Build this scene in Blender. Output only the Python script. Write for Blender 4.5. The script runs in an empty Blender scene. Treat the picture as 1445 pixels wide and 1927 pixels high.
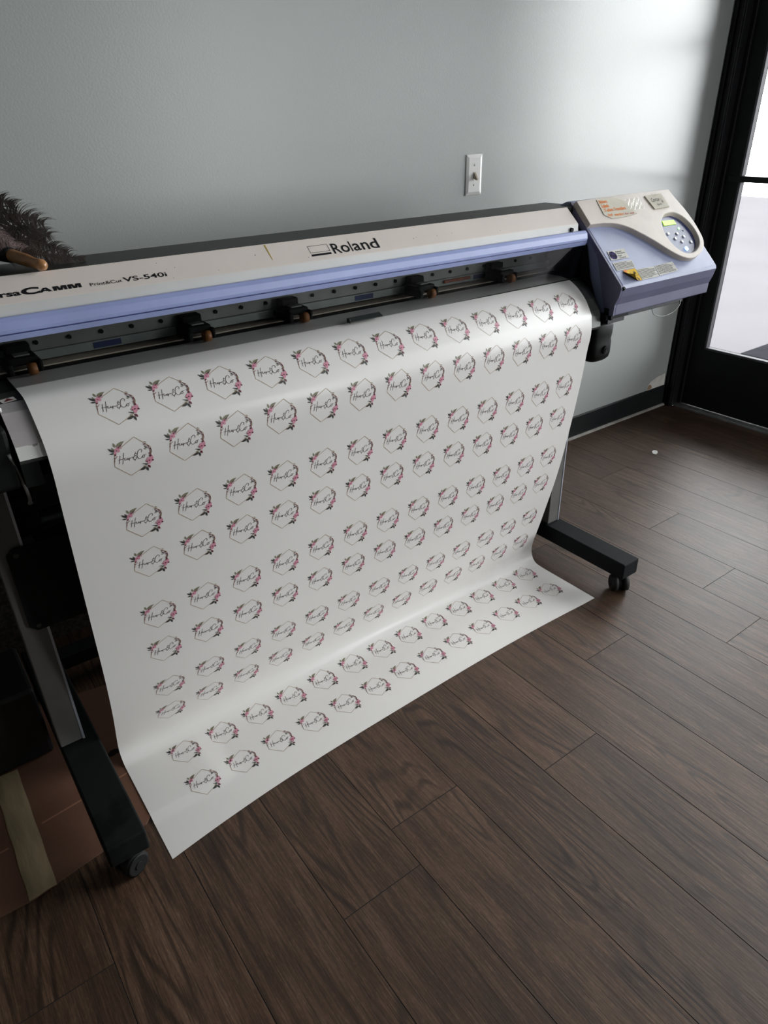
import bpy, bmesh, math, random
from mathutils import Vector, Matrix, noise
random.seed(7)
SC = bpy.context.scene
COL = SC.collection

# ---------------------------------------------------------------- camera
YAW, PIT, ROL = 0.62629198, -0.51059163, -0.02359725
_f = Vector((math.cos(PIT)*math.sin(YAW), math.cos(PIT)*math.cos(YAW), math.sin(PIT)))
_r = Vector((math.cos(YAW), -math.sin(YAW), 0)); _u = _r.cross(_f)
_c, _s = math.cos(ROL), math.sin(ROL)
_R = _c*_r + _s*_u; _U = -_s*_r + _c*_u
cam_d = bpy.data.cameras.new('camera'); cam = bpy.data.objects.new('camera', cam_d); COL.objects.link(cam)
cam.matrix_world = Matrix(((_R.x, _U.x, -_f.x, 0), (_R.y, _U.y, -_f.y, 0), (_R.z, _U.z, -_f.z, 1.30), (0, 0, 0, 1)))
cam_d.sensor_fit = 'VERTICAL'; cam_d.sensor_height = 36; cam_d.lens = 1309.577*36/1927
cam_d.clip_start = 0.02
SC.camera = cam

# ---------------------------------------------------------------- daylight, exposure
SKY = 10.5
w = bpy.data.worlds.new('world'); SC.world = w; w.use_nodes = True
wn = w.node_tree; wn.nodes.clear()
wo = wn.nodes.new('ShaderNodeOutputWorld'); wb = wn.nodes.new('ShaderNodeBackground')
wb.inputs[0].default_value = (1.0, 0.985, 0.975, 1); wb.inputs[1].default_value = SKY
wn.links.new(wb.outputs[0], wo.inputs[0])
SC.view_settings.view_transform = 'Standard'; SC.view_settings.look = 'None'
SC.view_settings.gamma = 1; SC.view_settings.use_curve_mapping = False
SC.view_settings.exposure = 0.57
SC.cycles.use_denoising = True
SC.cycles.max_bounces = 10; SC.cycles.diffuse_bounces = 6
SC.cycles.transparent_max_bounces = 16
SC.cycles.caustics_reflective = False; SC.cycles.caustics_refractive = False
SC.cycles.sample_clamp_indirect = 6

def portal(y0, y1, z0, z1):          # sky portal in a real opening of the right-hand wall
    l = bpy.data.lights.new('sky_portal', 'AREA'); l.shape = 'RECTANGLE'
    l.size = abs(z1-z0); l.size_y = abs(y1-y0); l.cycles.is_portal = True
    o = bpy.data.objects.new('sky_portal', l); COL.objects.link(o)
    o.location = (3.33, (y0+y1)/2, (z0+z1)/2); o.rotation_euler = (0, math.radians(90), 0)
WX = 3.18                             # inner face of the right wall
DOOR = (0.86, 1.853)                  # door opening
WINS = [(-0.80, 0.68)]
portal(DOOR[0], DOOR[1], 0.02, 2.15)
for a_, b_ in WINS: portal(a_, b_, 0.12, 2.45)
FW = (2.42, 3.08)                     # unseen window added behind the photographer to brighten the back wall's right part
_l = bpy.data.lights.new('sky_portal', 'AREA'); _l.shape = 'RECTANGLE'; _l.size = FW[1]-FW[0]; _l.size_y = 2.33; _l.cycles.is_portal = True
_o = bpy.data.objects.new('sky_portal', _l); COL.objects.link(_o); _o.location = ((FW[0]+FW[1])/2, -2.35, 1.285); _o.rotation_euler = (math.radians(90), 0, 0)

# ---------------------------------------------------------------- materials
MATS = {}
def mat(name, col, rough=0.5, metal=0.0, spec=0.5, var=0.0, vscale=8.0, bump=0.0, bscale=200.0, alt=None, thr=None, coat=0.0, stretch=None, emit=None):
    m = bpy.data.materials.new(name); m.use_nodes = True; MATS[name] = m
    nt = m.node_tree; b = nt.nodes['Principled BSDF']
    b.inputs['Base Color'].default_value = (*col, 1); b.inputs['Roughness'].default_value = rough
    b.inputs['Metallic'].default_value = metal; b.inputs['Specular IOR Level'].default_value = spec
    b.inputs['Coat Weight'].default_value = coat
    if emit: b.inputs['Emission Color'].default_value = (*emit[0], 1); b.inputs['Emission Strength'].default_value = emit[1]
    tc = nt.nodes.new('ShaderNodeTexCoord'); vec = tc.outputs['Object']
    if stretch:
        mp = nt.nodes.new('ShaderNodeMapping'); mp.inputs['Scale'].default_value = stretch
        nt.links.new(vec, mp.inputs[0]); vec = mp.outputs[0]
    if var or alt:
        n = nt.nodes.new('ShaderNodeTexNoise'); n.inputs['Scale'].default_value = vscale; n.inputs['Detail'].default_value = 6
        nt.links.new(vec, n.inputs['Vector'])
        r = nt.nodes.new('ShaderNodeValToRGB'); nt.links.new(n.outputs[0], r.inputs[0])
        if thr: r.color_ramp.elements[0].position, r.color_ramp.elements[1].position = thr
        else: r.color_ramp.elements[0].position, r.color_ramp.elements[1].position = 0.3, 0.7
        c2 = alt or tuple(c*(1-var) for c in col)
        r.color_ramp.elements[0].color = (*c2, 1); r.color_ramp.elements[1].color = (*[min(1, c*(1+var*0.4)) for c in col], 1)
        nt.links.new(r.outputs[0], b.inputs['Base Color'])
    if bump:
        n2 = nt.nodes.new('ShaderNodeTexNoise'); n2.inputs['Scale'].default_value = bscale; n2.inputs['Detail'].default_value = 3
        bp = nt.nodes.new('ShaderNodeBump'); bp.inputs['Strength'].default_value = bump; bp.inputs['Distance'].default_value = 0.002
        nt.links.new(vec, n2.inputs['Vector']); nt.links.new(n2.outputs[0], bp.inputs['Height']); nt.links.new(bp.outputs[0], b.inputs['Normal'])
    return m

def clear_mat(name, tint, gloss, rough=0.03):
    m = bpy.data.materials.new(name); m.use_nodes = True; MATS[name] = m
    nt = m.node_tree; nt.nodes.clear()
    o = nt.nodes.new('ShaderNodeOutputMaterial'); t = nt.nodes.new('ShaderNodeBsdfTransparent'); g = nt.nodes.new('ShaderNodeBsdfGlossy')
    t.inputs[0].default_value = (*tint, 1); g.inputs['Roughness'].default_value = rough
    mx = nt.nodes.new('ShaderNodeMixShader'); fr = nt.nodes.new('ShaderNodeFresnel'); fr.inputs[0].default_value = 1.45
    mu = nt.nodes.new('ShaderNodeMath'); mu.operation = 'MULTIPLY'; mu.inputs[1].default_value = gloss
    nt.links.new(fr.outputs[0], mu.inputs[0]); nt.links.new(mu.outputs[0], mx.inputs[0])
    nt.links.new(t.outputs[0], mx.inputs[1]); nt.links.new(g.outputs[0], mx.inputs[2]); nt.links.new(mx.outputs[0], o.inputs[0])
    return m

PAINT = mat('grey_green_wall_paint', (0.38, 0.40, 0.385), 0.36, spec=0.9, var=0.05, vscale=2.5, bump=0.12, bscale=240)
CEIL = mat('ceiling_white', (0.62, 0.62, 0.60), 0.9, var=0.03)
BASEB = mat('black_vinyl_base', (0.010, 0.0115, 0.012), 0.5, spec=0.25, var=0.3, vscale=12)
BEAD = mat('pale_bead', (0.33, 0.31, 0.28), 0.6, var=0.3, vscale=20)
FRAME = mat('black_door_metal', (0.007, 0.007, 0.008), 0.45, spec=0.28, var=0.2, vscale=14)
GBEAD = mat('grey_gasket', (0.10, 0.095, 0.11), 0.6, spec=0.3, var=0.2, vscale=30)
ALU = mat('threshold_aluminium', (0.42, 0.42, 0.42), 0.35, metal=0.9, var=0.3, vscale=30)
BEIGE = mat('beige_plastic', (0.76, 0.69, 0.64), 0.48, var=0.05, vscale=9, bump=0.05, bscale=500)
BEIGE2 = mat('beige_plastic_worn', (0.60, 0.535, 0.475), 0.5, var=0.10, vscale=16, bump=0.05, bscale=500)
LOWB = mat('pale_grey_plastic', (0.64, 0.64, 0.615), 0.45, var=0.05)
BLUE = mat('lavender_blue_bar', (0.34, 0.40, 0.70), 0.38, var=0.10, vscale=14, bump=0.03, bscale=400)
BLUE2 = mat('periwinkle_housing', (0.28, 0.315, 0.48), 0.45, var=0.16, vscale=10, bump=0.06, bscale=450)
BLUEP = mat('purple_grey_flange_and_shade', (0.135, 0.135, 0.225), 0.5, var=0.12, vscale=10)
BLUED = mat('blue_panel', (0.085, 0.11, 0.21), 0.4, var=0.2, vscale=40)
NAVY = mat('navy_recess', (0.035, 0.045, 0.16), 0.35, var=0.1)
BLACK = mat('black_metal', (0.006, 0.007, 0.007), 0.6, spec=0.18, var=0.3, vscale=10)
BLACKTOP = mat('black_top_cover', (0.024, 0.026, 0.022), 0.5, spec=0.3, var=0.15, vscale=10, bump=0.05)
FOOTM = mat('black_foot_paint', (0.007, 0.0085, 0.008), 0.7, spec=0.12, var=0.6, vscale=11, alt=(0.003, 0.004, 0.0035), thr=(0.42, 0.5))
FOOTR = mat('black_foot_paint_clean', (0.006, 0.007, 0.008), 0.7, spec=0.12, var=0.25, vscale=14, bump=0.08, bscale=500)
RAIL = mat('grey_rail', (0.32, 0.33, 0.315), 0.42, metal=0.3, var=0.2, vscale=18)
RAIL2 = mat('greenish_rail', (0.36, 0.41, 0.39), 0.35, metal=0.2, var=0.2, vscale=18)
STRIP = mat('tan_cutting_strip', (0.78, 0.68, 0.56), 0.5, var=0.25, vscale=25, stretch=(0.2, 1, 1))
PLATEN = mat('platen_steel', (0.11, 0.115, 0.11), 0.38, metal=0.6, var=0.35, vscale=14)
APRG = mat('apron_grey', (0.30, 0.285, 0.285), 0.5, var=0.06)
APRG2 = mat('apron_light', (0.40, 0.375, 0.375), 0.5, var=0.05)
APRW = mat('apron_chipped_white', (0.62, 0.62, 0.60), 0.55, alt=(0.20, 0.19, 0.18), vscale=26, thr=(0.36, 0.38))
DARKG = mat('dark_green_grey', (0.03, 0.037, 0.035), 0.35, var=0.3)
SLATE = mat('dark_slate', (0.018, 0.021, 0.026), 0.45, var=0.2)
LEGM = mat('grey_leg_metal', (0.13, 0.125, 0.12), 0.5, metal=0.1, var=0.12, vscale=14)
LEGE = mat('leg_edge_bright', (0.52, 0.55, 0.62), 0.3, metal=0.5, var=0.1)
RUB = mat('caster_rubber', (0.008, 0.008, 0.008), 0.7, spec=0.3, var=0.3, vscale=40)
ORNG = mat('orange_urethane', (0.30, 0.12, 0.035), 0.5, var=0.2, vscale=60)
SILV = mat('bright_screw', (0.5, 0.5, 0.5), 0.3, metal=1)
MBLUE = mat('blue_marker_tape', (0.03, 0.05, 0.16), 0.5, var=0.2, vscale=60)
INKB = mat('lettering_ink', (0.010, 0.010, 0.012), 0.7, spec=0.15)
WHITEP = mat('white_switch_plastic', (0.80, 0.79, 0.77), 0.3, var=0.03)
TOGG = mat('almond_toggle', (0.45, 0.38, 0.30), 0.4)
PAPER = mat('note_paper', (0.66, 0.62, 0.52), 0.8, var=0.06, vscale=30)
STICK = mat('sticker_white', (0.66, 0.65, 0.61), 0.7, spec=0.15, var=0.04, vscale=30)
YEL = mat('caution_yellow', (0.72, 0.46, 0.04), 0.7, spec=0.15, var=0.1, vscale=40)
ORNK = mat('orange_marker', (0.80, 0.22, 0.01), 0.7)
REDK = mat('red_marker', (0.5, 0.06, 0.04), 0.7)
PURP = mat('purple_print', (0.055, 0.035, 0.13), 0.8, spec=0.1, alt=(0.012, 0.01, 0.035), vscale=160, thr=(0.45, 0.55))
YMARK = mat('mustard_mark', (0.50, 0.34, 0.03), 0.6, var=0.4, vscale=150)
PINKM = mat('pink_mark', (0.50, 0.33, 0.32), 0.6, var=0.4, vscale=150)
LCD = mat('green_lcd', (0.22, 0.42, 0.02), 0.4, emit=((0.36, 0.80, 0.02), 0.5))
LEDG = mat('green_led', (0.2, 0.7, 0.2), 0.4, emit=((0.35, 1.0, 0.3), 2.0))
LEDB = mat('blue_led', (0.3, 0.5, 1.0), 0.4, emit=((0.22, 0.45, 1.0), 3.5))
BTN = mat('grey_button', (0.75, 0.76, 0.80), 0.4)
CHIP = mat('chrome_edge', (0.7, 0.7, 0.72), 0.2, metal=1)
WOOD = mat('turned_wood_handle', (0.42, 0.20, 0.075), 0.35, var=0.35, vscale=30, stretch=(1, 1, 4), coat=0.4)
FEA = mat('dark_feather', (0.050, 0.037, 0.032), 0.7, var=0.5, vscale=50)
FEAL = mat('pale_feather_base', (0.30, 0.22, 0.215), 0.7, var=0.4, vscale=60)
CARD = mat('brown_cardboard', (0.135, 0.060, 0.034), 0.8, var=0.22, vscale=5, bump=0.1, bscale=90)
CARDE = mat('cardboard_cut_edge', (0.10, 0.05, 0.03), 0.9)
TAPE = mat('masking_tape', (0.34, 0.26, 0.155), 0.55, var=0.22, vscale=16, stretch=(3, 0.6, 1), bump=0.3, bscale=30)
STAIN = mat('ink_stain', (0.012, 0.008, 0.007), 0.4)
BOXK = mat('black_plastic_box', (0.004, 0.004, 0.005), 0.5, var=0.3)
BOTM = mat('black_bottle_plastic', (0.003, 0.0035, 0.0035), 0.45, spec=0.15, var=0.4, vscale=20)
PLAST = mat('bare_plaster', (0.66, 0.62, 0.57), 0.9, var=0.12, vscale=30)
PCHIP = mat('torn_drywall_paper', (0.30, 0.20, 0.13), 0.9)
ASPH = mat('outdoor_paving', (0.066, 0.063, 0.067), 0.9, spec=0.0, var=0.07, vscale=1.2)
KERB = mat('dark_outdoor_mat', (0.012, 0.012, 0.014), 0.9, spec=0.0, var=0.2)
SMOKE = clear_mat('smoked_acrylic', (0.76, 0.76, 0.76), 0.15, 0.08)
GLASS = clear_mat('door_glass', (0.93, 0.95, 0.96), 1.0, 0.0)
CLRT = clear_mat('clear_tape', (0.92, 0.92, 0.90), 0.06, 0.22)

# vinyl
VINYL = mat('white_vinyl', (0.755, 0.74, 0.72), 0.30, spec=0.5, var=0.012, vscale=5, bump=0.05, bscale=14)
LG = [mat('logo_gold', (0.36, 0.24, 0.13), 0.5), mat('logo_ink', (0.055, 0.025, 0.030), 0.5), mat('logo_pink', (0.62, 0.27, 0.36), 0.5),
      mat('logo_dark_leaf', (0.035, 0.035, 0.035), 0.5), mat('logo_plum', (0.12, 0.02, 0.035), 0.5), mat('logo_olive', (0.20, 0.19, 0.12), 0.5)]

# floor planks: tone and grain per plank from a mesh attribute
def floor_mat():
    m = bpy.data.materials.new('dark_oak_vinyl_planks'); m.use_nodes = True; nt = m.node_tree; b = nt.nodes['Principled BSDF']
    N = nt.nodes.new; L = nt.links.new
    at = N('ShaderNodeAttribute'); at.attribute_name = 'plank'; at.attribute_type = 'GEOMETRY'
    sep = N('ShaderNodeSeparateColor'); L(at.outputs['Color'], sep.inputs[0])
    tc = N('ShaderNodeTexCoord'); off = N('ShaderNodeCombineXYZ')
    mz = N('ShaderNodeMath'); mz.operation = 'MULTIPLY'; mz.inputs[1].default_value = 37.0; L(sep.outputs[0], mz.inputs[0])
    mx_ = N('ShaderNodeMath'); mx_.operation = 'MULTIPLY'; mx_.inputs[1].default_value = 11.0; L(sep.outputs[1], mx_.inputs[0])
    L(mx_.outputs[0], off.inputs[0]); L(mz.outputs[0], off.inputs[2])
    add = N('ShaderNodeVectorMath'); add.operation = 'ADD'; L(tc.outputs['Object'], add.inputs[0]); L(off.outputs[0], add.inputs[1])
    def noise_(sc, det, scale, dist=0.0, rough=0.55):
        mp = N('ShaderNodeMapping'); mp.inputs['Scale'].default_value = sc; L(add.outputs[0], mp.inputs[0])
        n = N('ShaderNodeTexNoise'); n.inputs['Scale'].default_value = scale; n.inputs['Detail'].default_value = det
        n.inputs['Distortion'].default_value = dist; n.inputs['Roughness'].default_value = rough
        L(mp.outputs[0], n.inputs['Vector']); return n
    fine = noise_((1, 0.045, 1), 8, 110, 0.4, 0.65)
    mid = noise_((1, 0.11, 1), 5, 26, 0.8)
    big = noise_((1, 0.28, 1), 2, 7.0, 0.3)
    # cathedral rings: contour lines of a soft stretched noise
    ring_n = noise_((1, 0.12, 1), 1.5, 7.5, 0.25, 0.4)
    rm = N('ShaderNodeMath'); rm.operation = 'MULTIPLY'; rm.inputs[1].default_value = 150; L(ring_n.outputs[0], rm.inputs[0])
    rs = N('ShaderNodeMath'); rs.operation = 'SINE'; L(rm.outputs[0], rs.inputs[0])
    rr = N('ShaderNodeMapRange'); rr.inputs[1].default_value = 0.1; rr.inputs[2].default_value = 1.0; L(rs.outputs[0], rr.inputs[0])
    rg = N('ShaderNodeMapRange'); rg.inputs[1].default_value = 0.62; rg.inputs[2].default_value = 0.80; L(mid.outputs[0], rg.inputs[0])
    rg2 = N('ShaderNodeMapRange'); rg2.inputs[1].default_value = 0.46; rg2.inputs[2].default_value = 0.58; L(big.outputs[0], rg2.inputs[0])
    ringmask = N('ShaderNodeMath'); ringmask.operation = 'MULTIPLY'; L(rr.outputs[0], ringmask.inputs[0]); L(rg2.outputs[0], ringmask.inputs[1])
    r1 = N('ShaderNodeValToRGB'); L(mid.outputs[0], r1.inputs[0])
    e = r1.color_ramp.elements; e[0].position = 0.30; e[0].color = (0.052, 0.029, 0.0185, 1); e[1].position = 0.72; e[1].color = (0.113, 0.067, 0.043, 1)
    k = e.new(0.5); k.color = (0.078, 0.0435, 0.0265, 1)
    def mul(c1, fac_sock, lo, hi, p0=0.3, p1=0.7):
        mr = N('ShaderNodeMapRange'); mr.inputs[1].default_value = p0; mr.inputs[2].default_value = p1; mr.inputs[3].default_value = lo; mr.inputs[4].default_value = hi
        L(fac_sock, mr.inputs[0]); mm = N('ShaderNodeVectorMath'); mm.operation = 'SCALE'; L(c1, mm.inputs[0]); L(mr.outputs[0], mm.inputs['Scale']); return mm.outputs[0]
    c = mul(r1.outputs[0], fine.outputs[0], 0.72, 1.22)
    c = mul(c, big.outputs[0], 0.72, 1.15)
    c = mul(c, sep.outputs[2], 0.86, 1.14, 0, 1)
    c = mul(c, ringmask.outputs[0], 1.0, 0.42, 0, 1)
    pore = noise_((1, 0.03, 1), 4, 420, 0.2, 0.7)
    c = mul(c, pore.outputs[0], 1.28, 0.62, 0.40, 0.62)
    fleck = noise_((1, 0.35, 1), 3, 260, 0.0, 0.6)
    c = mul(c, fleck.outputs[0], 0.92, 1.35, 0.50, 0.74)
    L(c, b.inputs['Base Color'])
    ro = N('ShaderNodeMapRange'); ro.inputs[3].default_value = 0.40; ro.inputs[4].default_value = 0.54; L(fine.outputs[0], ro.inputs[0]); L(ro.outputs[0], b.inputs['Roughness'])
    b.inputs['Specular IOR Level'].default_value = 0.34
    bp = N('ShaderNodeBump'); bp.inputs['Strength'].default_value = 0.35; bp.inputs['Distance'].default_value = 0.0015
    L(fine.outputs[0], bp.inputs['Height']); L(bp.outputs[0], b.inputs['Normal'])
    return m
FLOORM = floor_mat()
GROOVE = mat('plank_groove', (0.012, 0.008, 0.006), 0.8)

# ---------------------------------------------------------------- mesh helpers
def link(name, bm, m, parent=None, smooth=False, bevel=0.0, seg=2):
    me = bpy.data.meshes.new(name); bmesh.ops.recalc_face_normals(bm, faces=bm.faces); bm.to_mesh(me); bm.free()
    for x in (m if isinstance(m, (list, tuple)) else [m]): me.materials.append(x)
    o = bpy.data.objects.new(name, me); COL.objects.link(o)
    if parent: o.parent = parent; o.matrix_parent_inverse = parent.matrix_world.inverted()
    if smooth:
        for p in me.polygons: p.use_smooth = True
    if bevel:
        md = o.modifiers.new('bevel', 'BEVEL'); md.width = bevel; md.segments = seg; md.limit_method = 'ANGLE'; md.angle_limit = math.radians(30)
        md.harden_normals = False
    return o
def BM(): return bmesh.new()
def box(bm, x0, x1, y0, y1, z0, z1, mi=0):
    v = [bm.verts.new(p) for p in ((x0,y0,z0),(x1,y0,z0),(x1,y1,z0),(x0,y1,z0),(x0,y0,z1),(x1,y0,z1),(x1,y1,z1),(x0,y1,z1))]
    for f in ((0,3,2,1),(4,5,6,7),(0,1,5,4),(1,2,6,5),(2,3,7,6),(3,0,4,7)):
        bm.faces.new([v[i] for i in f]).material_index = mi
    return bm
def prism(bm, prof, x0, x1, mis=None):          # closed (y,z) profile extruded along X
    a = [bm.verts.new((x0, y, z)) for y, z in prof]; b = [bm.verts.new((x1, y, z)) for y, z in prof]
    n = len(prof)
    for i in range(n):
        f = bm.faces.new((a[i], a[(i+1) % n], b[(i+1) % n], b[i]))
        if mis: f.material_index = mis[i]
    bm.faces.new(a[::-1]); bm.faces.new(b)
    return bm
def cyl(bm, p0, p1, r0, r1=None, n=20, mi=0, cap=True):
    r1 = r0 if r1 is None else r1; p0, p1 = Vector(p0), Vector(p1); d = (p1-p0).normalized()
    s = d.orthogonal().normalized(); t = d.cross(s)
    A = [bm.verts.new(p0+(s*math.cos(k*math.tau/n)+t*math.sin(k*math.tau/n))*r0) for k in range(n)]
    B = [bm.verts.new(p1+(s*math.cos(k*math.tau/n)+t*math.sin(k*math.tau/n))*r1) for k in range(n)]
    for k in range(n):
        f = bm.faces.new((A[k], A[(k+1) % n], B[(k+1) % n], B[k])); f.material_index = mi; f.smooth = True
    if cap:
        bm.faces.new(A[::-1]).material_index = mi; bm.faces.new(B).material_index = mi
    return bm
def tube(bm, pts, r, n=8):
    pts = [Vector(p) for p in pts]; rings = []; s = None
    for i, p in enumerate(pts):
        d = (pts[min(i+1, len(pts)-1)]-pts[max(i-1, 0)]).normalized()
        s = d.orthogonal().normalized() if s is None else (s-d*s.dot(d)).normalized()
        t = d.cross(s); rr = r[i] if isinstance(r, (list, tuple)) else r
        rings.append([bm.verts.new(p+(s*math.cos(k*math.tau/n)+t*math.sin(k*math.tau/n))*rr) for k in range(n)])
    for a, b in zip(rings[:-1], rings[1:]):
        for k in range(n):
            bm.faces.new((a[k], a[(k+1) % n], b[(k+1) % n], b[k])).smooth = True
    bm.faces.new(rings[0][::-1]); bm.faces.new(rings[-1])
    return bm
def smooth_path(pts, k=6):
    pts = [Vector(p) for p in pts]; P = [pts[0]*2-pts[1]]+pts+[pts[-1]*2-pts[-2]]; out = []
    for i in range(1, len(P)-2):
        for j in range(k):
            t = j/k; a, b, c, d = P[i-1], P[i], P[i+1], P[i+2]
            out.append(0.5*((2*b)+(c-a)*t+(2*a-5*b+4*c-d)*t*t+(3*b-a-3*c+d)*t**3))
    out.append(pts[-1]); return out
def empty(name, loc=(0, 0, 0)):
    o = bpy.data.objects.new(name, None); COL.objects.link(o); o.location = loc; o.empty_display_size = 0.1
    o.matrix_world = Matrix.Translation(loc); return o
def tag(o, label=None, cat=None, group=None, kind=None):
    if label: o['label'] = label
    if cat: o['category'] = cat
    if group: o['group'] = group
    if kind: o['kind'] = kind
    return o
def struct(o): o['kind'] = 'structure'; return o
def text_polys(s, bold=0.0, shear=0.0):
    cu = bpy.data.curves.new('t', 'FONT'); cu.body = s; cu.resolution_u = 3; cu.offset = bold; cu.shear = shear
    o = bpy.data.objects.new('t', cu); COL.objects.link(o)
    me = bpy.data.meshes.new_from_object(o.evaluated_get(bpy.context.evaluated_depsgraph_get()))
    vs = [tuple(v.co) for v in me.vertices]; fs = [tuple(p.vertices) for p in me.polygons]
    bpy.data.objects.remove(o); bpy.data.curves.remove(cu); bpy.data.meshes.remove(me)
    return vs, fs
def put_text(bm, s, x0, x1, y0, y1, M, bold=0.0, mi=0, shear=0.0, rot=0.0):
    vs, fs = text_polys(s, bold, shear)
    ax, bx = min(v[0] for v in vs), max(v[0] for v in vs); ay, by = min(v[1] for v in vs), max(v[1] for v in vs)
    q = []
    for v in vs:
        a = (v[0]-ax)/(bx-ax)*(x1-x0); b = (v[1]-ay)/(by-ay)*(y1-y0)
        q.append(bm.verts.new(M(x0+a, y0+b+a*rot)))
    for f in fs:
        try: bm.faces.new([q[i] for i in f]).material_index = mi
        except ValueError: pass
def poly(bm, pts, M, mi=0):
    f = bm.faces.new([bm.verts.new(M(*p)) for p in pts]); f.material_index = mi; return f
def slab(bm, pts, M0, M1, mi=0):                 # thin solid with an outline, between two offset maps
    a = [bm.verts.new(M0(*p)) for p in pts]; b = [bm.verts.new(M1(*p)) for p in pts]; n = len(pts)
    for i in range(n): bm.faces.new((a[i], a[(i+1) % n], b[(i+1) % n], b[i])).material_index = mi
    bm.faces.new(a[::-1]).material_index = mi; bm.faces.new(b).material_index = mi
def stroke(bm, pts, wd, M, mi=0, maxseg=0.006, closed=False):
    pts = [Vector(p) for p in pts]
    if closed: pts.append(pts[0])
    q = [pts[0]]
    for a, b in zip(pts[:-1], pts[1:]):
        n = max(1, math.ceil((b-a).length/maxseg))
        for k in range(1, n+1): q.append(a.lerp(b, k/n))
    L_, R_ = [], []
    for i, p in enumerate(q):
        d = q[min(i+1, len(q)-1)]-q[max(i-1, 0)]
        d = d.normalized() if d.length > 1e-9 else Vector((1, 0))
        nrm = Vector((-d.y, d.x))*wd/2
        L_.append(bm.verts.new(M(*(p+nrm)))); R_.append(bm.verts.new(M(*(p-nrm))))
    for i in range(len(q)-1): bm.faces.new((L_[i], R_[i], R_[i+1], L_[i+1])).material_index = mi

# ---------------------------------------------------------------- setting
YW = 1.9066
X0R, Y0R, ZC = -2.6, -2.2, 2.75
bm = BM(); box(bm, X0R-0.12, WX+0.14, YW, YW+0.12, -0.02, ZC); wallb = struct(link('wall_back', bm, PAINT))
bm = BM()
def outl(pts): return [(x, z) for x, z in pts]
Mw = lambda x, z: (x, YW-0.0012, z)
poly(bm, [(3.012, 0.104), (3.012, 0.126), (3.034, 0.146), (3.085, 0.160), (3.150, 0.166), (3.158, 0.104)], Mw, 0)
Mw2 = lambda x, z: (x, YW-0.0018, z)
poly(bm, [(3.014, 0.106), (3.016, 0.124), (3.030, 0.132), (3.044, 0.124), (3.052, 0.112), (3.040, 0.106)], Mw2, 1)
struct(link('bare_patch', bm, [PLAST, PCHIP], wallb))
bm = BM(); box(bm, X0R-0.12, X0R, Y0R, YW, -0.02, ZC); struct(link('wall_left', bm, PAINT))
bm = BM(); box(bm, X0R-0.12, FW[0], Y0R-0.12, Y0R, -0.02, ZC); box(bm, FW[1], WX+0.14, Y0R-0.12, Y0R, -0.02, ZC)
box(bm, FW[0], FW[1], Y0R-0.12, Y0R, -0.02, 0.07); box(bm, FW[0], FW[1], Y0R-0.12, Y0R, 2.5, ZC); struct(link('wall_front', bm, PAINT))
e = struct(empty('window_2', ((FW[0]+FW[1])/2, Y0R-0.06, 0.07))); bm = BM(); ym = Y0R-0.06
for x0, x1, z0, z1 in ((FW[0], FW[1], 0.07, 0.12), (FW[0], FW[1], 2.45, 2.5), (FW[0], FW[0]+0.05, 0.12, 2.45), (FW[1]-0.05, FW[1], 0.12, 2.45)): box(bm, x0, x1, ym-0.035, ym+0.035, z0, z1)
link('window_frame', bm, FRAME, e)
bm = BM(); box(bm, FW[0]+0.05, FW[1]-0.05, ym-0.003, ym+0.003, 0.12, 2.45); link('window_pane', bm, GLASS, e)
bm = BM(); box(bm, X0R-0.12, WX+0.14, Y0R-0.12, YW+0.12, ZC, ZC+0.1); struct(link('ceiling', bm, CEIL))
# right wall pieces round the openings
bm = BM(); W0, W1 = WX, WX+0.14
box(bm, W0, W1, DOOR[0]-0.05, YW, 2.2, ZC)
edges = [DOOR[0]-0.05, WINS[0][1]]
box(bm, W0, W1, WINS[0][1], DOOR[0]-0.05, -0.02, ZC)
for i, (a_, b_) in enumerate(WINS):
    box(bm, W0, W1, a_, b_, -0.02, 0.07); box(bm, W0, W1, a_, b_, 2.5, ZC)
    lo = WINS[i+1][1] if i+1 < len(WINS) else Y0R
    box(bm, W0, W1, lo, a_, -0.02, ZC)
struct(link('wall_right', bm, PAINT))
for i, (a_, b_) in enumerate(WINS):
    e = empty('window_%d' % (i+1), (WX+0.07, (a_+b_)/2, 0.5)); struct(e)
    bm = BM()
    for y0, y1, z0, z1 in ((a_, b_, 0.07, 0.12), (a_, b_, 2.45, 2.5), (a_, a_+0.05, 0.12, 2.45), (b_-0.05, b_, 0.12, 2.45)): box(bm, WX+0.03, WX+0.10, y0, y1, z0, z1)
    link('window_frame', bm, FRAME, e)
    bm = BM(); box(bm, WX+0.068, WX+0.074, a_+0.05, b_-0.05, 0.12, 2.45); link('window_pane', bm, GLASS, e)
# door in its recess
door = struct(empty('door_1', (WX+0.05, 1.36, 0)))
GL = (0.98, 1.772)                             # glass edges in y
bm = BM()
box(bm, WX-0.012, WX+0.14, DOOR[1], YW, 0, 2.2)            # jamb by the back wall
box(bm, WX-0.022, WX+0.03, DOOR[1]+0.004, DOOR[1]+0.016, 0, 2.2); box(bm, WX-0.02, WX+0.03, DOOR[1]+0.030, DOOR[1]+0.038, 0, 2.2)
box(bm, WX+0.035, WX+0.075, DOOR[1]-0.018, DOOR[1], 0, 2.2)
box(bm, WX-0.012, WX+0.14, DOOR[0]-0.05, DOOR[0], 0, 2.2)
box(bm, WX-0.012, WX+0.14, DOOR[0], DOOR[1], 2.14, 2.2)
link('door_frame', bm, FRAME, door, bevel=0.002)
bm = BM(); D0, D1 = WX+0.05, WX+0.095
box(bm, D0, D1, GL[1], DOOR[1]-0.003, 0.012, 2.135); box(bm, D0, D1, DOOR[0]+0.003, GL[0], 0.012, 2.135)
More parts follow.
